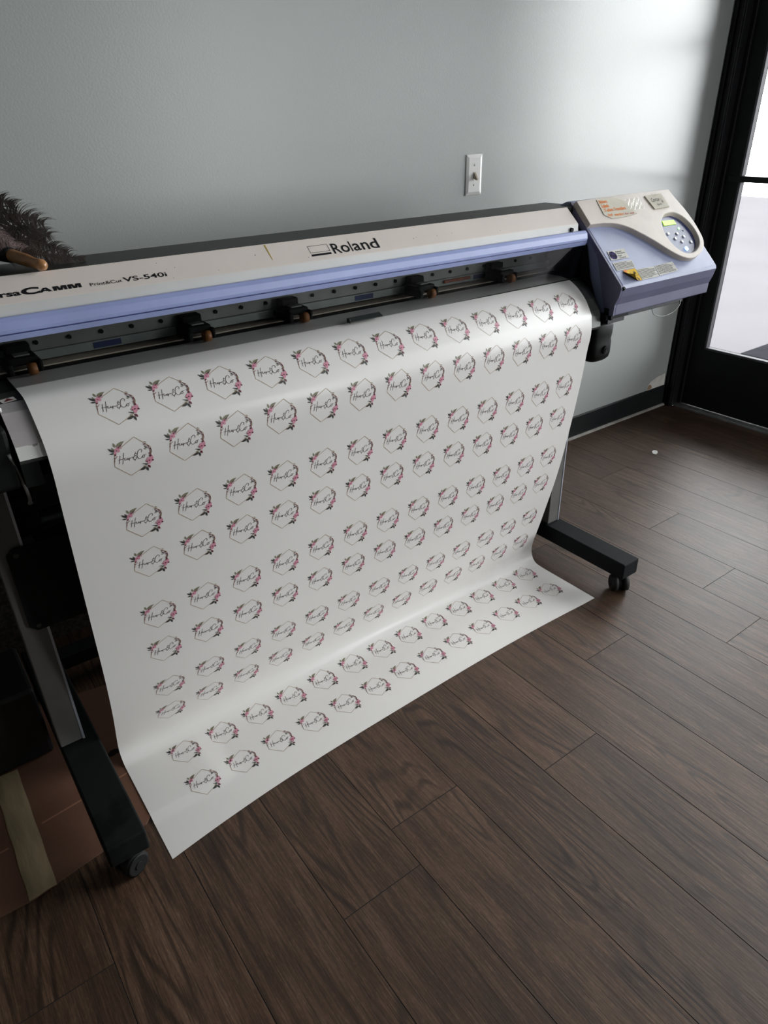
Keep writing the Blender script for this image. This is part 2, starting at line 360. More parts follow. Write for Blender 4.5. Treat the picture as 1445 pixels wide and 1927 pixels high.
box(bm, D0, D1, GL[0], GL[1], 0.012, 0.302); box(bm, D0, D1, GL[0], GL[1], 2.03, 2.135)
link('door_leaf', bm, FRAME, door)
bm = BM(); box(bm, D0-0.006, D1, GL[0], GL[1]+0.05, 1.040, 1.064); box(bm, D0-0.006, D1, GL[0], GL[1], 1.56, 1.584); link('muntin', bm, FRAME, door, bevel=0.001)
bm = BM(); g = 0.010
box(bm, D0-0.003, D0+0.03, GL[1]-g, GL[1], 0.302, 1.040); box(bm, D0-0.003, D0+0.03, GL[1]-g, GL[1], 1.064, 2.03)
box(bm, D0-0.003, D0+0.03, GL[0], GL[0]+g, 0.302, 2.03); box(bm, D0-0.003, D0+0.03, GL[0], GL[1], 0.302, 0.302+g)
link('glazing_bead', bm, GBEAD, door, bevel=0.002)
bm = BM(); box(bm, D0+0.022, D0+0.028, GL[0]+g, GL[1]-g, 0.302+g, 2.03); link('door_glass', bm, GLASS, door)
bm = BM()
for k in range(5): box(bm, WX+0.006+k*0.0095, WX+0.012+k*0.0095, DOOR[0], DOOR[1]-0.002, 0, 0.010+0.002*(k % 2))
box(bm, WX+0.004, WX+0.14, DOOR[0], DOOR[1]-0.002, -0.004, 0.008)
struct(link('trim_1', bm, ALU, bevel=0.001)); 
# baseboard and bead
bm = BM(); prism(bm, [(YW, 0.0), (YW-0.012, 0.0), (YW-0.007, 0.012), (YW-0.005, 0.098), (YW-0.002, 0.104), (YW, 0.104)], X0R, WX-0.012)
bb = struct(link('baseboard_back', bm, BASEB))
bm = BM(); prism(bm, [(YW-0.012, 0.0), (YW-0.022, 0.0), (YW-0.020, 0.005), (YW-0.0125, 0.009)], X0R, WX-0.012); struct(link('floor_bead', bm, BEAD, bb))
# outdoors
bm = BM(); box(bm, WX+0.14, 14, -9, 12, -0.12, -0.06); box(bm, -9, WX+0.14, -12, Y0R-0.12, -0.12, -0.06); struct(link('ground', bm, ASPH))
bm = BM(); box(bm, 4.45, 6.2, 1.2, 2.19, -0.06, -0.045); tag(link('outdoor_mat', bm, KERB), 'dark mat on the paving outside, seen through the bottom of the door glass', 'mat')

# floor: real planks running towards the back wall
PW, PX = 0.18465, 0.1875
known = {1: [0.673], 2: [0.771], 4: [0.68], 6: [0.864], 8: [0.671], 9: [0.858], 10: [1.182], -2: [0.857], 3: [1.19], 5: [1.15], 7: [0.12], 0: [1.30], -1: [1.25]}
bm = BM(); cl = bm.loops.layers.float_color.new('plank')
PL = 1.22; n0 = math.floor((X0R-PX)/PW); n1 = math.ceil((WX+0.01-PX)/PW)
rnd = random.Random(11)
for n in range(n0, n1):
    xa, xb = max(PX+n*PW, X0R), min(PX+(n+1)*PW, WX+0.006)
    if xb-xa < 0.004: continue
    j = known.get(n, [rnd.uniform(0, PL)])[0]
    ys = [j+k*PL for k in range(-5, 4)]
    ys = [Y0R]+[y for y in ys if Y0R+0.02 < y < YW-0.02]+[YW]
    for ya, yb in zip(ys[:-1], ys[1:]):
        h = 0.0009; col = (rnd.random(), rnd.random(), rnd.random(), 1)
        o_ = [bm.verts.new(p) for p in ((xa, ya, -0.0012), (xb, ya, -0.0012), (xb, yb, -0.0012), (xa, yb, -0.0012))]
        i_ = [bm.verts.new(p) for p in ((xa+h, ya+h, 0), (xb-h, ya+h, 0), (xb-h, yb-h, 0), (xa+h, yb-h, 0))]
        f = bm.faces.new(i_); fs = [f]
        for k in range(4):
            q = bm.faces.new((o_[k], o_[(k+1) % 4], i_[(k+1) % 4], i_[k])); q.material_index = 1; fs.append(q)
        for q in fs:
            for lp in q.loops: lp[cl] = col
box(bm, X0R-0.12, WX+0.006, Y0R-0.12, YW+0.12, -0.06, -0.0013, 1)
struct(link('floor', bm, [FLOORM, GROOVE]))

# ================================================================ PRINTER
P = empty('wide_format_printer', (0.86, 1.35, 0))
tag(P, 'large-format vinyl printer with beige cover, lavender bar and blue control housing on a wheeled stand', 'printer')
CX0, CX1 = 0.02, 1.575
# beige top cover
KY, KZ = 1.2765, 1.057
kd = Vector((0, 0.043, 0.037)).normalized(); kn = Vector((0, -kd.z, kd.y))
def K(off): return lambda x, t: tuple(Vector((x, KY, KZ))+kd*t+kn*off)
bm = BM(); prism(bm, [(1.3195, 1.094), (1.2765, 1.057), (1.274, 1.036), (1.292, 1.030), (1.335, 1.088)], CX0, CX1, [0, 1, 1, 0, 0])
cover = link('top_cover', bm, [BEIGE, LOWB], P, bevel=0.0012)
bm = BM(); M = K(0.0004)
put_text(bm, 'R', 0.8195, 0.8395, 0.0106, 0.0368, M, bold=0.012); put_text(bm, 'o', 0.8405, 0.8610, 0.0106, 0.0300, M, bold=0.012); put_text(bm, 'l', 0.8640, 0.8672, 0.0106, 0.0372, M)
put_text(bm, 'a', 0.8705, 0.8890, 0.0106, 0.0300, M, bold=0.012); put_text(bm, 'n', 0.8925, 0.9110, 0.0106, 0.0300, M, bold=0.012); put_text(bm, 'd', 0.9145, 0.9365, 0.0106, 0.0372, M, bold=0.012)
link('brand_lettering', bm, INKB, cover)
bm = BM()
a_, b_, c_, d_, t_ = 0.7660, 0.8125, 0.0202, 0.0371, 0.0009
stroke(bm, [(a_, c_), (b_, c_)], t_, M); stroke(bm, [(a_, d_), (b_, d_)], t_, M); stroke(bm, [(a_, c_-t_/2), (a_, d_+t_/2)], t_, M); stroke(bm, [(b_, c_-t_/2), (b_, d_+t_/2)], t_, M)
poly(bm, [(0.7650, 0.0112), (0.8126, 0.0112), (0.8126, 0.0162), (0.7650, 0.0162)], M)
link('brand_emblem', bm, INKB, cover)
bm = BM()
put_text(bm, 'C', 0.2145, 0.2430, 0.0128, 0.0272, M, bold=0.05)
A0, A1 = 0.0136, 0.0226
def em(x0, x1):
    poly(bm, [(x0, A0), (x0+0.0052, A0), (x0+0.0052, A1), (x0, A1)], M); poly(bm, [(x1-0.0052, A0), (x1, A0), (x1, A1), (x1-0.0052, A1)], M)
    xm = (x0+x1)/2; poly(bm, [(x0+0.0040, A1), (x0+0.0085, A1), (xm+0.0015, A0), (xm-0.0030, A0)], M); poly(bm, [(x1-0.0085, A1), (x1-0.0040, A1), (xm+0.0030, A0), (xm-0.0015, A0)], M)
em(0.2640, 0.2860); em(0.2878, 0.3095)
poly(bm, [(0.2405, A0), (0.2460, A0), (0.2535, A1), (0.2490, A1)], M); poly(bm, [(0.2560, A0), (0.2620, A0), (0.2545, A1), (0.2495, A1)], M); poly(bm, [(0.2450, 0.0155), (0.2575, 0.0155), (0.2565, 0.0178), (0.2465, 0.0178)], M)
put_text(bm, 'ersa', 0.1680, 0.2135, 0.0140, 0.0220, M, bold=0.035)
put_text(bm, 'V', 0.1480, 0.1690, 0.0140, 0.0270, M, bold=0.05)
put_text(bm, 'Print&Cut', 0.3236, 0.3783, 0.0128, 0.0196, M, bold=0.004)
put_text(bm, 'VS-540i', 0.3808, 0.4597, 0.0120, 0.0222, M, bold=0.014)
link('model_lettering', bm, INKB, cover)
bm = BM(); poly(bm, [(0.6745, 0.054), (0.6775, 0.054), (0.6772, 0.034), (0.6768, 0.016), (0.6758, 0.016), (0.6752, 0.036)], M); link('yellow_mark', bm, YMARK, cover)
bm = BM(); cyl(bm, (1.546, 1.276, 1.045), (1.546, 1.270, 1.0445), 0.0052); link('cover_screw', bm, BLACK, cover)
bm = BM()
for k in range(14):
    x, t = random.uniform(0.4, 1.5), random.uniform(0.004, 0.05); r = random.uniform(0.0006, 0.0013)
    poly(bm, [(x+r*math.cos(a), t+r*math.sin(a)) for a in (0, 1.2, 2.3, 3.5, 4.9)], M)
link('dirt_specks', bm, INKB, cover)['kind'] = 'stuff'
# black flat top behind
bm = BM(); prism(bm, [(1.322, 1.0935), (1.325, 1.06), (1.46, 1.06), (1.463, 1.086), (1.455, 1.0925)], CX0, 1.64)
link('rear_top_cover', bm, BLACKTOP, P, bevel=0.002)
bm = BM(); box(bm, CX0, 1.64, 1.40, 1.46, 0.78, 1.06); box(bm, CX0, 1.60, 1.31, 1.46, 1.055, 1.062); link('rear_body', bm, BLACK, P)
# lavender bar
bm = BM(); prism(bm, [(1.268, 1.0405), (1.2615, 1.0400), (1.2555, 1.034), (1.2530, 1.022), (1.2535, 1.0165), (1.2550, 1.0160), (1.2525, 1.0142), (1.2575, 1.0045), (1.264, 1.003), (1.275, 1.006), (1.277, 1.036)], CX0, 1.590)
link('front_bar', bm, BLUE, P, bevel=0.0006)
bm = BM(); box(bm, CX0, 1.5895, 1.2524, 1.256, 1.0146, 1.0158); link('bar_seam', bm, NAVY, P)
# smoked acrylic front cover
bm = BM(); box(bm, CX0, 1.589, 1.262, 1.2645, 0.9215, 1.008)
fc = link('smoked_front_cover', bm, SMOKE, P)
bm = BM(); box(bm, CX0, 1.589, 1.2612, 1.2652, 0.9205, 0.9217); link('cover_edge', bm, BLACK, fc)
bm = BM(); prism(bm, [(1.2615, 0.9335), (1.2475, 0.9275), (1.2465, 0.9290), (1.2615, 0.9350)], 0.826, 0.912)
box(bm, 0.826, 0.828, 1.250, 1.2615, 0.9255, 0.9345); link('cover_tab', bm, DARKG, fc)
# interior rails
RX0, RX1 = CX0, 1.60
bm = BM(); box(bm, RX0, RX1, 1.385, 1.40, 0.950, 1.055); gr = link('guide_rail', bm, RAIL, P, bevel=0.001)
for k in range(26):
    x = 0.115+k*0.0585
    bm = BM(); cyl(bm, (x, 1.385, 0.965), (x, 1.3815, 0.965), 0.0040, n=10); link('bolt', bm, BLACK, gr)
bm = BM(); box(bm, RX0, RX1, 1.380, 1.40, 0.9335, 0.950); lr = link('lower_rail', bm, RAIL2, P, bevel=0.001)
RO = [0.195, 0.52, 0.745, 1.10, 1.37]
for x in (0.17, 0.355, 0.53, 0.74, 0.955, 1.13, 1.33):
    bm = BM(); box(bm, x-0.026, x+0.026, 1.3790, 1.380, 0.9365, 0.9475); link('blue_marker', bm, MBLUE, lr)
bm = BM(); box(bm, RX0, RX1, 1.396, 1.40, 0.926, 0.9335); box(bm, RX0, RX1, 1.340, 1.400, 0.905, 0.9258); link('platen_slot', bm, BLACK, P)
bm = BM(); box(bm, RX0, RX1, 1.360, 1.399, 0.9258, 0.9285); link('cutting_strip', bm, STRIP, P, bevel=0.0005)
for x in RO:
    bm = BM(); box(bm, x-0.024, x+0.024, 1.322, 1.372, 0.944, 0.958); box(bm, x-0.030, x-0.020, 1.310, 1.375, 0.932, 0.952); box(bm, x+0.020, x+0.028, 1.312, 1.372, 0.932, 0.952)
    box(bm, x-0.020, x+0.022, 1.360, 1.384, 0.950, 0.972)
    pr = link('pinch_roller', bm, BLACK, P, bevel=0.003)
    bm = BM(); cyl(bm, (x+0.003, 1.318, 0.9375), (x+0.017, 1.318, 0.9375), 0.0105, n=18); link('roller_wheel', bm, ORNG, pr)
    bm = BM(); box(bm, x-0.012, x+0.014, 1.332, 1.352, 0.958, 0.9605); link('lever_plate', bm, RAIL, pr, bevel=0.001)
# print carriage orange tag on rail
bm = BM(); box(bm, 1.20, 1.29, 1.374, 1.380, 0.940, 0.948); link('carriage_tab', bm, mat('red_orange_cable', (0.35, 0.09, 0.04), 0.5, var=0.4, vscale=80), P, bevel=0.002)
# platen and curved apron (profile just inside the vinyl)
AP = [(1.39, 0.9215), (1.245, 0.9225), (1.212, 0.9205), (1.1925, 0.911), (1.1625, 0.888), (1.1455, 0.869), (1.1365, 0.8490)]
AR = [(1.39, 0.9215), (1.262, 0.9158), (1.235, 0.9015), (1.205, 0.8750), (1.187, 0.8480), (1.181, 0.8350), (1.177, 0.8050)]
bm = BM(); n = len(AP); A, B = [], []
for x, Q in ((0.123, AP), (1.592, [(y+0.0015, z-0.0005) for y, z in AR])):
    A.append([bm.verts.new((x, y, z)) for y, z in Q]); B.append([bm.verts.new((x, y+0.006, z-0.008)) for y, z in Q])
mi_ = [0, 0, 1, 2, 2, 3]
for q_ in (A, B):                    # chipped white paint, and greys with reflection painted in, show only on the strip left of the vinyl
    a_, b_ = q_; q_.insert(1, [bm.verts.new(p.co.lerp(r_.co, (0.185-0.123)/(1.592-0.123))) for p, r_ in zip(a_, b_)])
for k in range(n-1):
    bm.faces.new((A[0][k], A[0][k+1], A[1][k+1], A[1][k])).material_index = mi_[k]
    bm.faces.new((A[1][k], A[1][k+1], A[2][k+1], A[2][k])).material_index = 0
    for s in (0, 1): bm.faces.new((B[s][k], B[s+1][k], B[s+1][k+1], B[s][k+1]))
    for s in (0, 2): bm.faces.new((A[s][k], A[s][k+1], B[s][k+1], B[s][k]))
for k in (0, n-1):
    for s in (0, 1): bm.faces.new((A[s][k], A[s+1][k], B[s+1][k], B[s][k]))
pl = link('platen', bm, [PLATEN, APRG, APRG2, APRW], P)
bm = BM(); ap = Vector((0, 1.1925-1.212, 0.911-0.9205)).normalized(); an = Vector((0, -ap.z, ap.y)); an = an if an.z > 0 else -an
Ms = lambda x, t, off=0.0006: tuple(Vector((x, 1.212, 0.9205))-ap*0.0+Vector((0, 0.020, 0.001))+Vector((0, -t, -t*0.09))+Vector((0, 0, off)))
poly(bm, [(0.128, 0.004), (0.152, 0.000), (0.154, 0.016), (0.133, 0.020)], lambda x, t: Ms(x, t, 0.0012), 0)
poly(bm, [(0.142, 0.003), (0.150, 0.013), (0.135, 0.016)], lambda x, t: Ms(x, t, 0.0016), 1)
link('warning_sticker', bm, [STICK, mat('warning_red', (0.16, 0.03, 0.03), 0.5)], pl)
bm = BM(); box(bm, 0.123, 0.150, 1.1425, 1.39, 0.80, 0.8475); box(bm, 0.15, 1.60, 1.195, 1.39, 0.80, 0.84); box(bm, 0.16, 1.60, 1.24, 1.39, 0.84, 0.90); link('under_apron', bm, BLACK, P)
# right end wall between platen and housing
bm = BM(); prism(bm, [(1.262, 1.0), (1.24, 0.92), (1.20, 0.84), (1.20, 0.80), (1.46, 0.80), (1.46, 1.06), (1.30, 1.05)], 1.5935, 1.604); link('inner_side_wall', bm, BLACK, P)
# left end
bm = BM(); prism(bm, [(1.33, 1.100), (1.267, 1.037), (1.138, 0.914), (1.14, 0.886), (1.15, 0.834), (1.46, 0.80), (1.46, 1.09)], -0.40, 0.018); link('left_housing', bm, BLUE2, P, bevel=0.004)
bm = BM(); box(bm, 0.018, 0.122, 1.19, 1.39, 0.78, 0.915); box(bm, 0.018, 0.118, 1.15, 1.20, 0.80, 0.90); link('left_end_cover', bm, BLACK, P, bevel=0.006)
bm = BM(); cyl(bm, (0.075, 1.205, 0.921), (0.121, 1.192, 0.918), 0.0055, n=14); cyl(bm, (0.121, 1.192, 0.918), (0.125, 1.191, 0.9178), 0.0035, n=10); link('white_lever', bm, WHITEP, P)
bm = BM(); tube(bm, smooth_path([(0.112, 1.15, 0.86), (0.122, 1.165, 0.80), (0.128, 1.20, 0.755), (0.131, 1.255, 0.722), (0.138, 1.285, 0.708)]), 0.0028, 8); link('grey_cable', bm, RAIL, P)
# under-body beams
bm = BM(); box(bm, 0.13, 1.62, 1.36, 1.44, 0.745, 0.80); link('body_beam', bm, SLATE, P, bevel=0.003)
bm = BM(); box(bm, 0.13, 1.62, 1.37, 1.43, 0.655, 0.72); cyl(bm, (0.13, 1.365, 0.632), (1.62, 1.365, 0.632), 0.020); box(bm, 0.13, 1.62, 1.352, 1.40, 0.585, 0.600); link('stand_crossbeam', bm, DARKG, P, bevel=0.002)
bm = BM(); box(bm, 0.098, 0.152, 1.328, 1.40, 0.668, 0.703); box(bm, 0.098, 0.150, 1.335, 1.40, 0.618, 0.664); link('end_block', bm, BLACK, P, bevel=0.003)
bm = BM(); pr_ = [(0.071+0.012, 0.438), (0.071, 0.45), (0.071, 0.613), (0.083, 0.625), (1.63, 0.625), (1.63, 0.438)]
a = [bm.verts.new((x, 1.294, z)) for x, z in pr_]; b = [bm.verts.new((x, 1.290, z)) for x, z in pr_]
for i in range(len(pr_)): bm.faces.new((a[i], a[(i+1) % 6], b[(i+1) % 6], b[i]))
bm.faces.new(a); bm.faces.new(b[::-1]); cp = link('cross_panel', bm, BLACK, P)
for x, z in ((0.087, 0.612), (0.087, 0.450), (0.180, 0.460)):
    bm = BM(); cyl(bm, (x, 1.290, z), (x, 1.286, z), 0.0045, n=12); link('panel_screw', bm, DARKG, cp)
# stand legs and feet
for xl, sgn in ((0.054, 1), (1.614, -1)):
    bm = BM(); box(bm, xl, xl+0.050, 1.300, 1.345, 0.119, 0.80)
    lg = link('leg', bm, LEGM, P, bevel=0.002)
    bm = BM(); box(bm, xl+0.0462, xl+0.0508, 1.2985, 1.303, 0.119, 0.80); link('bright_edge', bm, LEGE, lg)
    if xl > 1:
        bm = BM(); box(bm, xl+0.050, xl+0.0512, 1.312, 1.317, 0.13, 0.78); box(bm, xl+0.050, xl+0.0512, 1.328, 1.333, 0.13, 0.78); link('groove_strip', bm, BLACK, lg)
def foot(x0, x1, m, cang):
    bm = BM(); box(bm, x0, x1, 0.988, 1.70, 0.066, 0.105+0.014)
    ft = link('foot', bm, m, P, bevel=0.004)
    for cy in (1.02, 1.66):
        c = Vector(((x0+x1)/2, cy, 0.0265)); ax = Vector((math.cos(cang), math.sin(cang), 0))
        bm = BM(); cyl(bm, (c.x, c.y, 0.03), (c.x, c.y, 0.067), 0.012, n=14)
        cyl(bm, c-ax*0.011, c+ax*0.011, 0.020, n=20)
        for s in (-1, 1):
            cyl(bm, c+ax*s*0.008, c+ax*s*0.024, 0.0265, n=28); cyl(bm, c+ax*s*0.024, c+ax*s*0.0265, 0.0265, 0.021, n=28)
            cyl(bm, c+ax*s*0.0262, c+ax*s*0.0285, 0.008, n=16)
        link('caster', bm, RUB, ft)
foot(0.053, 0.130, FOOTM, math.radians(-68)); foot(1.604, 1.676, FOOTR, math.radians(-35))
bm = BM(); box(bm, 0.13, 1.604, 1.62, 1.67, 0.07, 0.11); link('rear_crossbar', bm, BLACK, P, bevel=0.003)

bm = BM(); box(bm, -0.60, 1.60, 1.725, 1.745, 0.40, 0.98); link('added_rear_panel', bm, BLACK, P)  # panel added to hide the bright wall and keep the underside dark
bm = BM(); box(bm, -0.60, 1.60, 1.730, 1.742, 0.10, 0.40); link('added_brown_panel', bm, mat('speckled_shade_brown', (0.040, 0.030, 0.021), 0.95, alt=(0.006, 0.005, 0.004), vscale=120, thr=(0.4, 0.6)), P)  # added panel, its speckled brown stands in for the shaded wall
# --- right control housing
HX0, HX1 = 1.605, 2.047
U0 = Vector((0, 1.138, 0.914)); ud = Vector((0, 0.192, 0.187)).normalized(); un = Vector((0, -ud.z, ud.y))
def U(off): return lambda x, t: tuple(Vector((x, 0, 0))+U0+ud*t+un*off)
prof = [(1.332, 1.103), (1.138, 0.914), (1.136, 0.906), (1.140, 0.886), (1.150, 0.863), (1.151, 0.834), (1.171, 0.834), (1.183, 0.849),
        (1.198, 0.896), (1.220, 0.966), (1.228, 0.982), (1.240, 0.995), (1.261, 1.018), (1.284, 1.039), (1.342, 1.093)]
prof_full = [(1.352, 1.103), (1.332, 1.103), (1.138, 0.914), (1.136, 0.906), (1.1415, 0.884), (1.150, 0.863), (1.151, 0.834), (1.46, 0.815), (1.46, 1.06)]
bm = BM(); prism(bm, prof_full, HX0+0.004, HX1, [0, 0, 0, 1, 1, 1, 1, 1, 1])  # second slot: shade of the front and underside put into a darker blue
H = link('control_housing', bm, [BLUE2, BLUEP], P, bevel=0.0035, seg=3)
bm = BM()
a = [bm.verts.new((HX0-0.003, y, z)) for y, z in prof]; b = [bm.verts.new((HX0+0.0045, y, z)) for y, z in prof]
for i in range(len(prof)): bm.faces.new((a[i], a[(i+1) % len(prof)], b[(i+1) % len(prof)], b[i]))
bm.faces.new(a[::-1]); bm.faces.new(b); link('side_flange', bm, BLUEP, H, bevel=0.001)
bm = BM(); box(bm, 1.598, 1.604, 1.165, 1.178, 0.834, 0.852); box(bm, 1.6035, 1.611, 1.156, 1.164, 0.822, 0.842); link('latch', bm, BLACK, H)
bm = BM(); cyl(bm, (1.612, 1.1395, 0.9035), (1.612, 1.1335, 0.9095), 0.0042, n=12); link('corner_screw', bm, BLACK, H)
# stickers
bm = BM(); s = U(0.0012)
poly(bm, [(1.6215, 0.0782), (1.6965, 0.0770), (1.6975, 0.1072), (1.6270, 0.1075)], s, 0)
T = U(0.0016)
pts = []
rr = random.Random(3)
for k in range(26):
    a = k/26*math.tau; pts.append((1.6400+0.0135*math.cos(a)*(1+rr.uniform(-.08, .12)), 0.0915+0.0125*math.sin(a)*(1+rr.uniform(-.08, .12))))
poly(bm, pts, T, 2)
for i, (tx, wd) in enumerate((('Roland', 0.024), ('Intelligent', 0.034), ('Pass', 0.014), ('Control', 0.025))):
    x = 1.6560+i*0.001; put_text(bm, tx, x, x+wd, 0.0985-i*0.0064, 0.1030-i*0.0064, T, bold=0.01, mi=1)
link('feature_sticker', bm, [STICK, INKB, PURP], H)
def lines(bm, x0, x1, t0, t1, n, mi):
    for i in range(n):
        t = t1-(i+0.7)*(t1-t0)/(n+0.5); e = x1-rr.choice((0, 0, 0.3, 0.12))*(x1-x0)
        x = x0
        while x < e:
            wl = rr.uniform(0.0025, 0.007); stroke(bm, [(x, t), (min(x+wl, e), t)], 0.0014, T, mi); x += wl+0.0011
bm = BM(); poly(bm, [(1.6205, 0.0450), (1.6985, 0.0450), (1.7005, 0.0690), (1.6215, 0.0700)], s, 0); lines(bm, 1.6245, 1.6965, 0.046, 0.069, 6, 1); link('text_sticker', bm, [STICK, INKB], H)
bm = BM(); poly(bm, [(1.6958, 0.0045), (1.7718, 0.0045), (1.7725, 0.0373), (1.6958, 0.0385)], s, 0); lines(bm, 1.6975, 1.7690, 0.006, 0.037, 8, 1); link('caution_text_sticker', bm, [STICK, INKB], H)
bm = BM(); poly(bm, [(1.7748, 0.0055), (1.8618, 0.0095), (1.8600, 0.0400), (1.7752, 0.0373)], s, 0); lines(bm, 1.7785, 1.8555, 0.009, 0.038, 8, 1); link('second_caution_sticker', bm, [STICK, INKB], H)
bm = BM()     # yellow label whose corner curls up
nx, ny = 8, 6; G = []
for j in range(ny+1):
    row = []
    for i in range(nx+1):
        x = 1.6400+0.0535*i/nx; t = 0.0040+0.0385*j/ny
        c = max(0, (1-i/nx)*1.0-(j/ny)*0.75-0.05); off = 0.0014+0.022*c*c
        row.append(bm.verts.new(tuple(Vector((x+0.012*c*c, 0, 0))+U0+ud*(t+0.014*c*c)+un*off)))
    G.append(row)
for j in range(ny):
    for i in range(nx): bm.faces.new((G[j][i], G[j][i+1], G[j+1][i+1], G[j+1][i]))
Ty = U(0.0021)
stroke(bm, [(1.662, 0.0210), (1.6935, 0.0210)], 0.0009, Ty, 1); stroke(bm, [(1.6760, 0.0320), (1.6790, 0.0270), (1.6830, 0.0310), (1.6800, 0.0350), (1.6850, 0.0260)], 0.0026, Ty, 1)
stroke(bm, [(1.6780, 0.0150), (1.6830, 0.0100), (1.6800, 0.0070), (1.6860, 0.0080)], 0.0026, Ty, 1); stroke(bm, [(1.6630, 0.0330), (1.6650, 0.0290), (1.6610, 0.0290)], 0.0012, Ty, 1)
poly(bm, [(1.6415, 0.0350), (1.6440, 0.0330), (1.6520, 0.0345), (1.6540, 0.0400), (1.6500, 0.0430), (1.6430, 0.0425)], U(0.0030), 2)
link('yellow_caution_label', bm, [YEL, INKB, ORNK], H)

# --- beige panel cover with oval opening
outer = [(1.6035, 0.2620), (1.80, 0.2660), (2.0180, 0.2660), (2.0235, 0.2366), (2.0325, 0.2050), (2.0390, 0.1750), (2.0420, 0.1315), (2.0350, 0.0862), (2.0160, 0.0600), (1.9866, 0.0427), (1.9497, 0.0320), (1.9189, 0.0320), (1.8906, 0.0423),
         (1.8601, 0.0640), (1.8173, 0.1050), (1.7827, 0.1336), (1.7461, 0.1595), (1.7046, 0.1767), (1.6561, 0.1841), (1.6035, 0.1852)]
hole = [(1.8985, 0.1640), (1.9170, 0.1790), (1.9406, 0.1865), (1.9774, 0.1852), (2.0081, 0.1628), (2.0220, 0.1251), (2.0160, 0.0884), (1.9951, 0.0640), (1.9590, 0.0484), (1.9211, 0.0491), (1.8943, 0.0684), (1.8797, 0.1014), (1.8829, 0.1365)]
def cr2(pts, k=4):
    n = len(pts); out = []
    for i in range(n):
        a, b, c, d = [Vector(pts[(i+j-1) % n]) for j in range(4)]
        for j in range(k):
            t = j/k; out.append(tuple(0.5*((2*b)+(c-a)*t+(2*a-5*b+4*c-d)*t*t+(3*b-a-3*c+d)*t**3)))
    return out
def cr_open(pts, k=4):
    v = smooth_path([(p[0], p[1], 0) for p in pts], k); return [(q.x, q.y) for q in v]
outer = outer[:3]+cr_open(outer[2:19], 4)[1:]+[outer[19]]
hole = cr2(hole, 4)
bm = BM(); hT, hB, hM = U(0.0150), U(-0.002), U(0.004)
def ring(pts, M): return [bm.verts.new(M(*p)) for p in pts]
o1, o0 = ring(outer, hT), ring(outer, hB); h1 = ring(hole, hT)
cxh, cyh = 1.951, 0.118
hi = [(cxh+(x-cxh)*0.93, cyh+(y-cyh)*0.93) for x, y in hole]; h0 = ring(hi, hM)
for i in range(len(outer)): bm.faces.new((o0[i], o0[(i+1) % len(outer)], o1[(i+1) % len(outer)], o1[i]))
for i in range(len(hole)): bm.faces.new((h0[i], h0[(i+1) % len(hole)], h1[(i+1) % len(hole)], h1[i])).smooth = True
eds = [bm.edges.get((o1[i], o1[(i+1) % len(outer)])) for i in range(len(outer))]+[bm.edges.get((h1[i], h1[(i+1) % len(hole)])) for i in range(len(hole))]
bmesh.ops.triangle_fill(bm, use_beauty=True, edges=eds)
PC = link('panel_cover', bm, BEIGE2, P, bevel=0.0022, seg=3)
bm = BM(); pi = [(cxh+(x-cxh)*0.99, cyh+(y-cyh)*0.99) for x, y in hole]; slab(bm, pi, U(0.0005), U(0.0042)); CPn = link('control_panel', bm, NAVY, P)
bm = BM(); inner = [(x, t) for x, t in [(cxh+(x-cxh)*0.90, cyh+(y-cyh)*0.90) for x, y in hole] if t < 0.152 and x < 1.985+0.3*(0.10-t)]
inner = [(1.8930, 0.1500), (1.9500, 0.1510), (1.9720, 0.1440), (1.9880, 0.1230), (1.9960, 0.1000), (1.9920, 0.0760), (1.9780, 0.0600), (1.9540, 0.0520), (1.9260, 0.0550), (1.9020, 0.0730), (1.8900, 0.1020), (1.8880, 0.1300)]
poly(bm, inner, U(0.0047)); link('keypad_plate', bm, BLUED, CPn)
bm = BM(); slab(bm, [(1.9130, 0.1525), (1.9720, 0.1525), (1.9705, 0.1670), (1.9165, 0.1695)], U(0.0042), U(0.0060)); link('display_screen', bm, LCD, CPn)
for x, t in [(1.9108, 0.1254), (1.9502, 0.1210), (1.9723, 0.1081), (1.9290, 0.1061), (1.9507, 0.0929), (1.9896, 0.0869)]:
    bm = BM(); M0 = U(0.0040)(x-0.002, t); M1 = U(0.0072)(x-0.002, t); cyl(bm, M0, M1, 0.0050, 0.0046, n=18); link('button', bm, BTN, CPn)
bm = BM(); cyl(bm, U(0.004)(1.9700, 0.1367), U(0.0068)(1.9700, 0.1367), 0.0032, n=14); link('green_indicator_light', bm, LEDG, CPn)
bm = BM(); cyl(bm, U(0.004)(1.9860, 0.1285), U(0.0060)(1.9860, 0.1285), 0.0030, n=14); link('dark_indicator', bm, BLUED, CPn)
bm = BM(); cyl(bm, U(0.004)(1.9480, 0.0683), U(0.0075)(1.9480, 0.0683), 0.0062, n=20); link('blue_power_button', bm, LEDB, CPn)
# notes
def paper(name, pts, M0, M1, m, par):
    bm = BM(); slab(bm, pts, M0, M1); return bm
bm = paper('n', [(1.681, 0.2570), (1.7538, 0.2600), (1.7809, 0.2487), (1.7963, 0.2326), (1.8037, 0.2159), (1.8117, 0.1976), (1.760, 0.1930), (1.6986, 0.1928), (1.6763, 0.2078)], U(0.0154), U(0.0163), PAPER, PC)
Tn = U(0.0168)
put_text(bm, 'Stickers', 1.6840, 1.7180, 0.2430, 0.2540, Tn, bold=0.03, mi=1, shear=0.15)
put_text(bm, '.Labels', 1.6830, 1.7150, 0.2290, 0.2400, Tn, bold=0.03, mi=1, shear=0.15)
put_text(bm, '.T-shirt Transfers', 1.6830, 1.7780, 0.2150, 0.2260, Tn, bold=0.03, mi=1, shear=0.15)
put_text(bm, 'And', 1.6880, 1.7080, 0.2000, 0.2095, Tn, bold=0.02, mi=1, shear=0.2)
